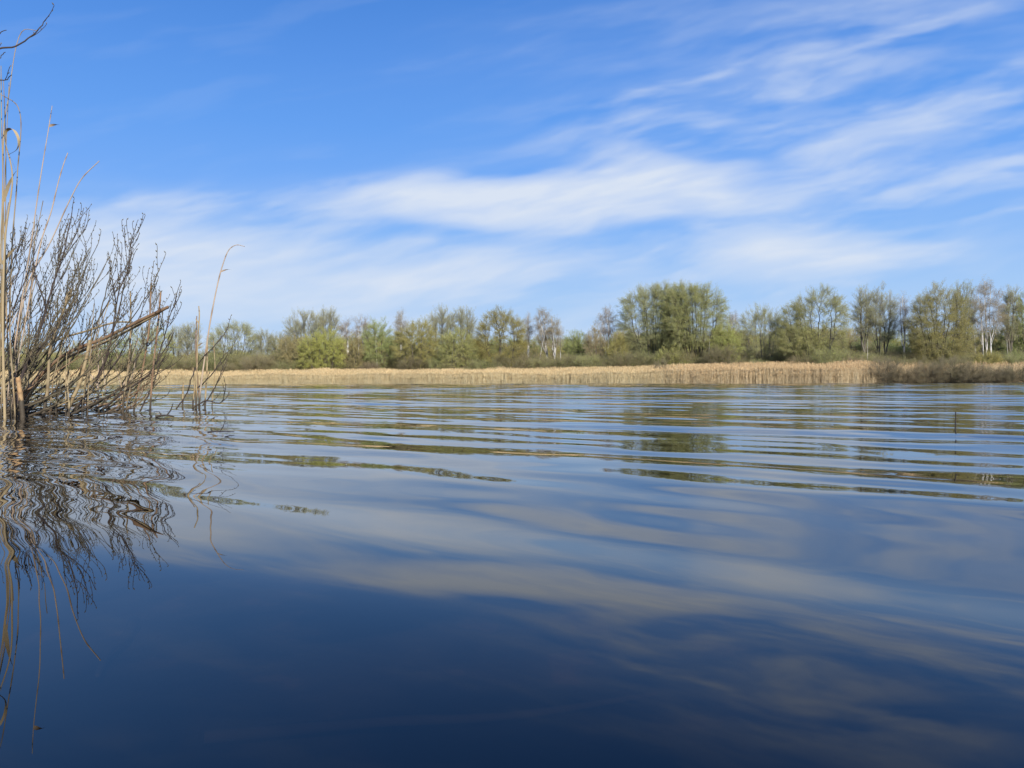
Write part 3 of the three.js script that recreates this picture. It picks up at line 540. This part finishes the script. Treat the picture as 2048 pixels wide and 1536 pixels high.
shrub(1860, 728, 30, 1.0, 'grey brown shrub below the dense olive willow', gb, 150);
shrub(1905, 716, 36, 1.6, 'tall olive brown shrub right of the dense olive willow foot', [0.2, 0.19, 0.08], 200);
shrub(1945, 732, 34, 0.8, 'grey brown shrub below the three white birch trunks', gb, 160);
shrub(1990, 738, 32, 0.6, 'olive grey shrub, second from the right edge', gb, 150);
shrub(2035, 734, 36, 0.6, 'olive grey shrub at the right edge of the bank', [0.195, 0.18, 0.08], 160);
shrub(1830, 716, 34, 4.5, 'yellow green shrub behind the tawny gap on the right', [0.25, 0.25, 0.06], 130);
shrub(1322, 722, 22, 2.2, 'small olive shrub standing in the golden reeds below the giant willow', [0.23, 0.2, 0.1], 80);
console.log('with shrubs', triangles, 'sprays', copiesMade);

// ---------------------------------------------------------------- foreground: reed stalks and willow branches at the left
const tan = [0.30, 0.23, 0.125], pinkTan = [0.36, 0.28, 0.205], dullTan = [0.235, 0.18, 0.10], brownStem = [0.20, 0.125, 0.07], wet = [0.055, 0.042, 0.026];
function curve(pts, n) {                                       // a smooth line through the points
  const c = new THREE.CatmullRomCurve3(pts.map((p) => new THREE.Vector3(...p)), false, 'centripetal'); return c.getPoints(n).map((v) => [v.x, v.y, v.z]);
}
// points: photograph places at distance d; the first one is the foot and is carried down to the lake bed
function stalk(points, d, r0, r1, color, label, o = {}) {
  const r = rng(Math.round(points[0][0] * 31 + points[points.length - 1][1] * 17 + 5000)), dd = o.depth ?? 0, n = points.length;
  const w = points.map(([x, y], k) => at(x, y, d + dd * k / (n - 1))); const foot = [w[0][0], 0, w[0][2]], bed = groundY(foot[0], foot[2]) - 0.03;
  w[0][1] = Math.min(w[0][1], 0.02);
  const first = [w[0][0] - (w[1][0] - w[0][0]) * 0.1, bed, w[0][2]];
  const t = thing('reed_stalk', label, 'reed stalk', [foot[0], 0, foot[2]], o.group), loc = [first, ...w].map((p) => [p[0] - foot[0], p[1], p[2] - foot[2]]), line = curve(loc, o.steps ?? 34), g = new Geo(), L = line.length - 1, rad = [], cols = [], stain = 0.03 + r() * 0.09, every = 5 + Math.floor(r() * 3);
  line.forEach((p, k) => {
    const q = k / L, node = k % every === 2; rad.push(mix(r0, r1, q) * (node ? 1.22 : 1));
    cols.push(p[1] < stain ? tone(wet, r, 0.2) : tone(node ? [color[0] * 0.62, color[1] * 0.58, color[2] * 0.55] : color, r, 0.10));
  });
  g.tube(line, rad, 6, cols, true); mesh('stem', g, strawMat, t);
  for (const [q, dx, dy, len, wid] of o.leaves ?? []) {        // dry blade: place along the stalk, direction in photograph pixels, curl
    const k = Math.floor(q * L), p = line[k], b = new Geo(), u = [dx, -dy, (r() - 0.5) * 0.6], m = Math.hypot(...u), pts = [], ws = [], sd = [];
    for (let j = 0; j <= 8; j++) { const s = j / 8; pts.push([p[0] + u[0] / m * len * s, p[1] + u[1] / m * len * s - len * 0.35 * s * s, p[2] + u[2] / m * len * s]); ws.push(wid * (0.4 + Math.sin(Math.min(1, s * 1.1 + 0.12) * Math.PI) * 0.7) * (1 - s * 0.7)); sd.push([-(u[1] / m) * Math.cos(s * 1.6), (u[0] / m) * Math.cos(s * 1.6), Math.sin(s * 1.6 + 0.4)]); }
    b.ribbon(pts, ws, sd, tone(color, r, 0.15)); mesh('leaf', b, strawMat, t);
  }
  return t;
}
const A = (x, y) => [x, y];
// stalks one can tell apart
stalk([A(38, 838), A(32, 700), A(60, 560), A(100, 488), A(140, 402), A(165, 357), A(200, 322)], 5.3, 0.0058, 0.003, pinkTan, 'pale pinkish reed stalk arching right to the farthest tip at upper left');
stalk([A(20, 836), A(50, 650), A(84, 480), A(103, 425), A(117, 368), A(128, 330), A(137, 306)], 5.2, 0.0055, 0.0028, pinkTan, 'pale pinkish reed stalk bowed just left of the farthest arching one');
stalk([A(10, 838), A(38, 640), A(64, 480), A(77, 390), A(88, 320), A(98, 262), A(106, 212)], 5.1, 0.0052, 0.0022, pinkTan, 'tall straight pale reed stalk with a short pointing leaf stub', { leaves: [[0.90, 1, -0.5, 0.075, 0.008]] });
stalk([A(-12, 838), A(-2, 600), A(6, 400), A(10, 250), A(18, 200), A(48, 62), A(78, 62)], 5.0, 0.006, 0.0015, tan, 'thin reed stalk at left edge whose tip bends over near the top', { steps: 60 });
stalk([A(2, 836), A(10, 620), A(8, 420), A(5, 240), A(4, 132)], 4.9, 0.0055, 0.002, [0.27, 0.205, 0.115], 'thick tan reed stalk hugging the left edge of the picture', { leaves: [[0.62, 0.3, -1, 0.30, 0.010]] });
stalk([A(22, 838), A(14, 640), A(12, 480), A(13, 300), A(9, 160)], 5.0, 0.005, 0.002, dullTan, 'brown reed stalk beside the thick tan one at the left edge');
stalk([A(30, 836), A(20, 650), A(26, 480), A(36, 350), A(38, 215), A(2, 188)], 5.0, 0.006, 0.002, dullTan, 'dark thin reed stalk with its tip folded back to the left', { steps: 60 });
stalk([A(-2, 836), A(2, 640), A(6, 470), A(12, 330), A(20, 165)], 4.9, 0.0045, 0.0018, dullTan, 'slender reed stalk rising straight behind the curled leaf', { leaves: [[0.55, 0.6, -1, 0.24, 0.008]] });
{ // the curled dry blade
  const d = 4.85, t = thing('reed_stalk', 'reed stalk at the left edge bearing a broad curled dry leaf', 'reed stalk', [at(14, 800, d)[0], 0, -d]), o = t.position, g = new Geo(), b = new Geo();
  const line = curve([A(10, 860), A(6, 640), A(12, 470), A(26, 350), A(12, 285)].map((p) => at(p[0], p[1], d)).map((p) => [p[0] - o.x, p[1] - 0, p[2] - o.z]), 30); line[0][1] = -0.42;
  g.tube(line, line.map((_, k) => mix(0.009, 0.003, k / 30)), 6, tan, true); mesh('stem', g, strawMat, t);
  const ring = curve([A(33, 340), A(12, 285), A(14, 262), A(26, 258), A(38, 276), A(36, 298), A(18, 310)].map((p, k) => { const q = at(p[0], p[1], d - 0.004 * k); return [q[0] - o.x, q[1], q[2] - o.z]; }), 28), ws = [], sd = [];
  ring.forEach((p, k) => { const s = k / 28; ws.push(0.004 + 0.009 * Math.sin(clamp(s) * Math.PI * 0.95)); sd.push([0.25 * Math.cos(s * 6), 0.35 * Math.sin(s * 6), 0.85]); });
  b.ribbon(ring, ws, sd, [0.42, 0.32, 0.17]); mesh('leaf', b, strawMat, t);
}
stalk([A(36, 762), A(120, 716), A(210, 676), A(280, 641), A(337, 614)], 5.6, 0.012, 0.010, brownStem, 'thick brown broken stem leaning right across the willow bush', { depth: -0.25 });
stalk([A(44, 775), A(125, 722), A(215, 682), A(276, 650), A(330, 618)], 5.66, 0.010, 0.008, dullTan, 'second leaning stem lying just under the thick brown broken one', { depth: -0.25 });
stalk([A(-10, 740), A(90, 694), A(180, 660), A(230, 645), A(262, 644)], 5.8, 0.008, 0.005, tan, 'pale leaning reed stalk above the thick brown broken stem', { depth: -0.2 });
stalk([A(268, 820), A(285, 740), A(298, 660), A(303, 566)], 5.7, 0.0065, 0.0055, brownStem, 'upright brown broken stalk, left of the two beside the leaning stem tip');
stalk([A(300, 826), A(306, 740), A(315, 660), A(322, 584)], 5.5, 0.007, 0.006, brownStem, 'upright brown broken stalk, right of the two beside the leaning stem tip');
stalk([A(245, 826), A(258, 720), A(262, 640), A(261, 582)], 5.6, 0.008, 0.005, dullTan, 'thin dull upright stalk crossing under the leaning broken stem');
stalk([A(136, 822), A(158, 770), A(172, 720), A(180, 680)], 5.4, 0.013, 0.010, tan, 'short thick tan stump slanting right in the bush foot');
stalk([A(46, 850), A(42, 800), A(36, 755)], 5.0, 0.016, 0.014, [0.33, 0.21, 0.10], 'thick orange brown standing stump below the dark forked branch');
stalk([A(86, 838), A(95, 780), A(102, 690), A(128, 620), A(136, 592)], 5.2, 0.012, 0.007, dullTan, 'flattened brown reed stalk with a wedge top inside the bush', { leaves: [[0.92, 0.2, -1, 0.16, 0.012]] });
// the tuft standing apart on the right
stalk([A(398, 808), A(412, 700), A(428, 605), A(446, 530), A(460, 498), A(474, 490), A(490, 493)], 6.4, 0.0075, 0.002, pinkTan, 'tallest arching pale reed stalk of the small tuft standing apart', { leaves: [[0.55, 0.9, -0.6, 0.10, 0.006]], steps: 50 });
stalk([A(392, 810), A(394, 740), A(395, 690), A(399, 630), A(398, 612)], 6.4, 0.008, 0.004, tan, 'straight pale reed stalk with dark tip in the tuft standing apart', { leaves: [[0.6, 0.8, -0.8, 0.09, 0.006], [0.75, -0.5, -1, 0.08, 0.006]] });
stalk([A(399, 812), A(392, 700), A(394, 632)], 6.5, 0.006, 0.004, brownStem, 'brown reed stalk with a blunt top in the tuft standing apart');
stalk([A(410, 808), A(414, 740), A(415, 686)], 6.4, 0.0075, 0.006, tan, 'short pale reed stalk under the tall arch in the tuft standing apart', {});
stalk([A(424, 808), A(430, 740), A(427, 682)], 6.5, 0.005, 0.003, tan, 'thin short reed stalk at the right side of the tuft');
stalk([A(365, 808), A(366, 780), A(367, 764)], 6.5, 0.007, 0.006, tan, 'short pale stub at the left side of the tuft standing apart');
stalk([A(386, 812), A(389, 770), A(386, 735)], 6.4, 0.006, 0.004, tan, 'low pale reed stub inside the tuft standing apart');
{ // the many alike stalks of the left stand
  const r = rng(404);
  for (let k = 15; k < 62; k++) {
    const x = k < 34 ? -70 + r() * 130 : 20 + r() * 250, d = 4.9 + r() * 1.7, tall = k < 34, top = tall ? 400 + r() * 260 : 590 + r() * 150, y0 = 764.7 + EYE / d * F, lean = (r() - 0.25) * (tall ? 90 : 70), mid = (y0 + top) / 2, pick = Math.floor(r() * 4), leafy = r() < 0.45;
    const label = ['tan', 'dull brown', 'pale pinkish', 'dull brown'][pick] + (tall ? ' dry reed stalk ' : ' broken reed stalk ') + (lean < -8 ? 'leaning left' : lean > 30 ? 'leaning right' : 'standing upright') + (leafy ? ' with leaf' : ' without leaves') + (tall ? ' in the dense left edge stand' : ' among the foreground willow branches');
    stalk([A(x, y0), A(x + lean * 0.25 + (r() - 0.5) * 8, mid), A(x + lean, top)], d, 0.0032 + 0.0033 * r(), 0.0016 + 0.0016 * r(), [tan, dullTan, pinkTan, dullTan][pick], label, { group: tall ? 'dense reed stand at the left edge' : 'broken reed stalks among the willow branches', steps: 22, leaves: leafy ? [[0.45 + 0.4 * r(), (r() - 0.4) * 2, -1, 0.12 + 0.14 * r(), 0.006]] : [] });
  }
}
// willow bush standing in the water
const bushBark = [0.050, 0.036, 0.028], greenBark = [0.095, 0.078, 0.046], budCol = [0.10, 0.085, 0.05];
function woody(parent, r, pts, r0, r1, color, twigN, o = {}) {
  const line = curve(pts, 26), n = line.length - 1, g = new Geo(), tw = new Geo();
  const wob = line.map((p, k) => (k ? [p[0] + (r() - 0.5) * 0.008, p[1] + (r() - 0.5) * 0.006, p[2] + (r() - 0.5) * 0.008] : p));
  g.tube(wob, wob.map((_, k) => mix(r0, r1, Math.pow(k / n, 0.8))), 6, wob.map((p) => (p[1] < 0.04 ? tone(wet, r, 0.2) : tone(color, r, 0.22))), true);
  const stem = mesh('stem', g, woodMat, parent);
  function twig(p, d, len, rad, level) {
    const q = [p], seg = 7; let x = [...p], v = [...d];
    for (let k = 0; k < seg; k++) { v = [v[0] + (r() - 0.5) * 0.22, v[1] + 0.10 + (r() - 0.5) * 0.15, v[2] + (r() - 0.5) * 0.22]; const l = Math.hypot(...v); v = v.map((c) => c / l); x = x.map((c, j) => c + v[j] * len / seg); q.push([...x]); }
    tw.tube(q, q.map((_, k) => mix(rad, 0.0016, k / seg)), 4, tone(color, r, 0.25));
    const buds = Math.floor(len / 0.035);
    for (let k = 1; k <= buds; k++) { const s = k / buds * seg, a = Math.min(seg - 1, Math.floor(s)), f = s - a, pp = q[a].map((c, j) => mix(c, q[a + 1][j], f)), an = r() * 6.283, bd = [Math.cos(an) * 0.6, 0.75, Math.sin(an) * 0.6], l = Math.hypot(...bd); tw.bud(pp, bd.map((c) => c / l), 0.014 + 0.008 * r(), 0.0032 + 0.0012 * r(), tone(budCol, r, 0.3)); }
    if (level > 0) for (let k = 0; k < 2 + Math.floor(r() * 2); k++) { const a = 1 + Math.floor(r() * (seg - 2)), an = r() * 6.283; const nd = [v[0] * 0.7 + Math.cos(an) * 0.6 + 0.15, v[1] * 0.6 + 0.35, v[2] * 0.7 + Math.sin(an) * 0.5], l = Math.hypot(...nd); twig(q[a], nd.map((c) => c / l), len * (0.4 + 0.35 * r()), rad * 0.75, level - 1); }
  }
  for (let k = 0; k < twigN; k++) {
    const t = 0.35 + 0.62 * (k + r()) / twigN, i = Math.min(n - 1, Math.floor(t * n)), a = wob[i], b = wob[i + 1], d = [b[0] - a[0], b[1] - a[1], b[2] - a[2]], l = Math.hypot(...d) || 1, an = r() * 6.283, nd = [d[0] / l + Math.cos(an) * 0.6 + 0.2, d[1] / l * 0.8 + 0.25 + (r() - 0.5) * 0.4, d[2] / l + Math.sin(an) * 0.6], m = Math.hypot(...nd);
    twig(a, nd.map((c) => c / m), (o.len ?? 0.30) * (0.6 + 0.8 * r()), Math.max(0.0019, mix(r0, r1, t) * 0.5), o.level ?? 1);
  }
  if (o.end !== false) { const a = wob[n - 1], b = wob[n], d = [b[0] - a[0], b[1] - a[1], b[2] - a[2]], l = Math.hypot(...d) || 1; twig(b, d.map((c) => c / l), 0.14, r1, 0); }
  if (tw.i.length) mesh('twigs', tw, woodMat, stem, 'stuff');
}
{
  const foot = [at(60, 815, 5.6)[0], 0, -5.6], bush = thing('willow_bush', 'leafless dark willow bush fanning right out of the water at left', 'bush', foot), r = rng(808);
  const rel = (p) => [p[0] - foot[0], p[1], p[2] - foot[2]], env = (x) => (x < 150 ? mix(430, 455, clamp(x / 150)) : x < 270 ? mix(455, 520, (x - 150) / 120) : mix(520, 630, clamp((x - 270) / 90)));
  // the dark forked branch, then the fan
  woody(bush, r, [[28, 850], [42, 757], [62, 712], [78, 670], [92, 620], [110, 560], [126, 515], [142, 440]].map(([x, y]) => rel(at(x, y, 5.2))), 0.013, 0.003, [0.045, 0.032, 0.028], 9, { len: 0.26 });
  woody(bush, r, [[150, 824], [170, 790], [205, 740], [226, 660], [236, 590], [262, 520], [264, 482]].map(([x, y]) => rel(at(x, y, 5.6))), 0.009, 0.003, bushBark, 9, { len: 0.24 });
  woody(bush, r, [[205, 818], [240, 790], [300, 745], [325, 690], [335, 650], [352, 600]].map(([x, y]) => rel(at(x, y, 5.6))), 0.008, 0.0025, bushBark, 7, { len: 0.16 });
  woody(bush, r, [[280, 822], [296, 790], [312, 752], [318, 728]].map(([x, y]) => rel(at(x, y, 5.6))), 0.006, 0.003, bushBark, 4, { len: 0.12, level: 0 });
  for (let k = 0; k < 44; k++) {
    const tx = -60 + r() * 400, ty = env(tx) + 20 + r() * r() * 210, d = 4.9 + r() * 1.9, bx = Math.min(200, tx - 60 - r() * 260), by = 764.7 + EYE / d * F + 12, f = r();
    const c1 = [mix(bx, tx, 0.36 + 0.2 * f), by - (by - ty) * (0.20 + 0.12 * f)], c2 = [mix(bx, tx, 0.72 + 0.1 * f), by - (by - ty) * (0.56 + 0.12 * f)];
    woody(bush, r, [[bx, by], c1, c2, [tx, ty]].map(([x, y], i) => rel(at(x, y, d + (i - 1) * (r() - 0.5) * 0.25))), 0.005 + r() * 0.005, 0.002, r() < 0.5 ? bushBark : greenBark, 4 + Math.floor(r() * 3), { len: 0.22 });
  }
  // low dead branches lying at the waterline
  for (let k = 0; k < 36; k++) {
    const x = -60 + r() * 300, d = 5.0 + r() * 1.5, by = 764.7 + EYE / d * F + 6, L = (70 + r() * 170) * (x > 150 ? 0.6 : 1), h = L * (0.1 + r() * 0.75);
    woody(bush, r, [[x, by], [x + L * 0.5, by - h * 0.45], [x + L, by - h]].map(([a, b]) => rel(at(a, b, d))), 0.006 + r() * 0.005, 0.0025, [wet, greenBark, dullTan, brownStem][Math.floor(r() * 4)], 3, { len: 0.12, level: 0 });
  }
}
{
  const foot = [at(385, 812, 6.4)[0], 0, -6.4], sprig = thing('willow_bush', 'small dark willow sprig spreading beside the tuft of reed stalks', 'bush', foot), r = rng(515), rel = (p) => [p[0] - foot[0], p[1], p[2] - foot[2]];
  for (const p of [[[352, 818], [372, 790], [384, 752], [396, 728], [430, 690], [452, 664]], [[384, 820], [392, 780], [405, 768], [428, 742], [446, 715], [455, 704]], [[384, 816], [412, 802], [440, 806], [450, 784]], [[405, 812], [430, 775], [442, 745], [450, 728]]]) woody(sprig, r, p.map(([x, y]) => rel(at(x, y, 6.4 + (r() - 0.5) * 0.3))), 0.006, 0.0025, bushBark, 4, { len: 0.13, level: 0 });
}
{ // a taller willow stands just left of the frame; its twigs reach in
  const d = 4.6, foot = [at(-150, 860, d)[0], 0, -d], tall = thing('willow_sapling', 'taller willow outside the left edge reaching a bare twig into the sky', 'tree', foot), r = rng(616), rel = (p) => [p[0] - foot[0], p[1], p[2] - foot[2]];
  woody(tall, r, [[-150, 900], [-150, 600], [-140, 300], [-120, 60], [-100, -120]].map(([x, y]) => rel(at(x, y, d))), 0.022, 0.008, bushBark, 0, { end: false });
  const reach = (p, r0, n) => woody(tall, r, p.map(([x, y]) => rel(at(x, y, d))), r0, 0.0022, bushBark, n, { len: 0.10, level: 0, end: false });
  reach([[-146, 330], [-90, 190], [-40, 115], [0, 98], [32, 93], [62, 74], [84, 55], [97, 35]], 0.009, 3); reach([[-140, 260], [-60, 130], [-10, 76], [14, 60]], 0.006, 1); reach([[-146, 330], [-60, 200], [-10, 130], [12, 104]], 0.005, 1); reach([[-147, 380], [-60, 240], [0, 162], [14, 160], [24, 150]], 0.005, 2);
}
// ---------------------------------------------------------------- small things on and under the water
function driftTwig(name, label, category, pts, rad, color, knots = true) {
  const o = pts[0], t = thing(name, label, category, [o[0], o[1], o[2]]), r = rng(pts.length * 7 + Math.round(o[0] * 100)), g = new Geo(), line = curve(pts.map((p) => [p[0] - o[0], p[1] - o[1], p[2] - o[2]]), 14);
  g.tube(line, line.map((_, k) => rad * (1 - 0.5 * k / 14) * (0.9 + 0.2 * r())), 7, line.map(() => tone(color, r, 0.2)), true); mesh('stem', g, woodMat, t);
  if (!knots) return;
  const b = new Geo(), p = line[9], q = line[5]; b.tube([p, [p[0] + rad * 3, p[1] + rad * 4, p[2]], [p[0] + rad * 5, p[1] + rad * 9, p[2] + rad]], [rad * 0.6, rad * 0.5, rad * 0.25], 5, tone(color, r), true); b.tube([q, [q[0] - rad * 2, q[1] + rad * 3, q[2]]], [rad * 0.6, rad * 0.3], 5, tone(color, r), true); mesh('knot', b, woodMat, t);
}
{ const d = 3.35, b = at(1910, 866, d); driftTwig('stick', 'thin dark stick poking up from the water at right', 'stick', [[b[0], -0.2, b[2]], [b[0] + 0.001, -0.02, b[2]], [b[0] + 0.002, 0.03, b[2]], [b[0] + 0.003, 0.076, b[2]]], 0.004, [0.03, 0.025, 0.022], false); }
{ const b = at(430, 864, 3.3); driftTwig('drift_twig', 'tiny dark floating twig on the water below the reed tuft', 'twig', [[b[0] - 0.03, 0.002, b[2]], [b[0], 0.006, b[2]], [b[0] + 0.07, 0.003, b[2] - 0.02]], 0.004, [0.03, 0.026, 0.03]); }
{ const b = at(328, 830, 4.9); driftTwig('drift_twig', 'dark floating scrap of wood at the right foot of the bush', 'twig', [[b[0] - 0.05, 0.0, b[2]], [b[0], 0.008, b[2]], [b[0] + 0.06, 0.002, b[2]]], 0.008, [0.04, 0.032, 0.026]); }
{ const y = (x, z) => groundY(x, z) + 0.02, P = [[-0.30, -0.80], [-0.14, -0.86], [0.0, -0.93], [0.17, -0.98]].map(([x, z]) => [x, y(x, z), z]); driftTwig('sunken_branch', 'dim brown sunken branch on the lake bed at the bottom', 'branch', P, 0.007, [0.13, 0.10, 0.07], false); }
{ const y = (x, z) => groundY(x, z) + 0.02, P = [[-0.62, -1.35], [-0.585, -1.24], [-0.56, -1.14], [-0.53, -1.05]].map(([x, z]) => [x, y(x, z), z]); driftTwig('sunken_reed', 'faint pale sunken reed in the dark water at left', 'reed', P, 0.009, [0.24, 0.20, 0.13], false); }

scene.traverse((o) => { if (o.isMesh) { o.castShadow = true; o.receiveShadow = true; } });
renderer.render(scene, camera);
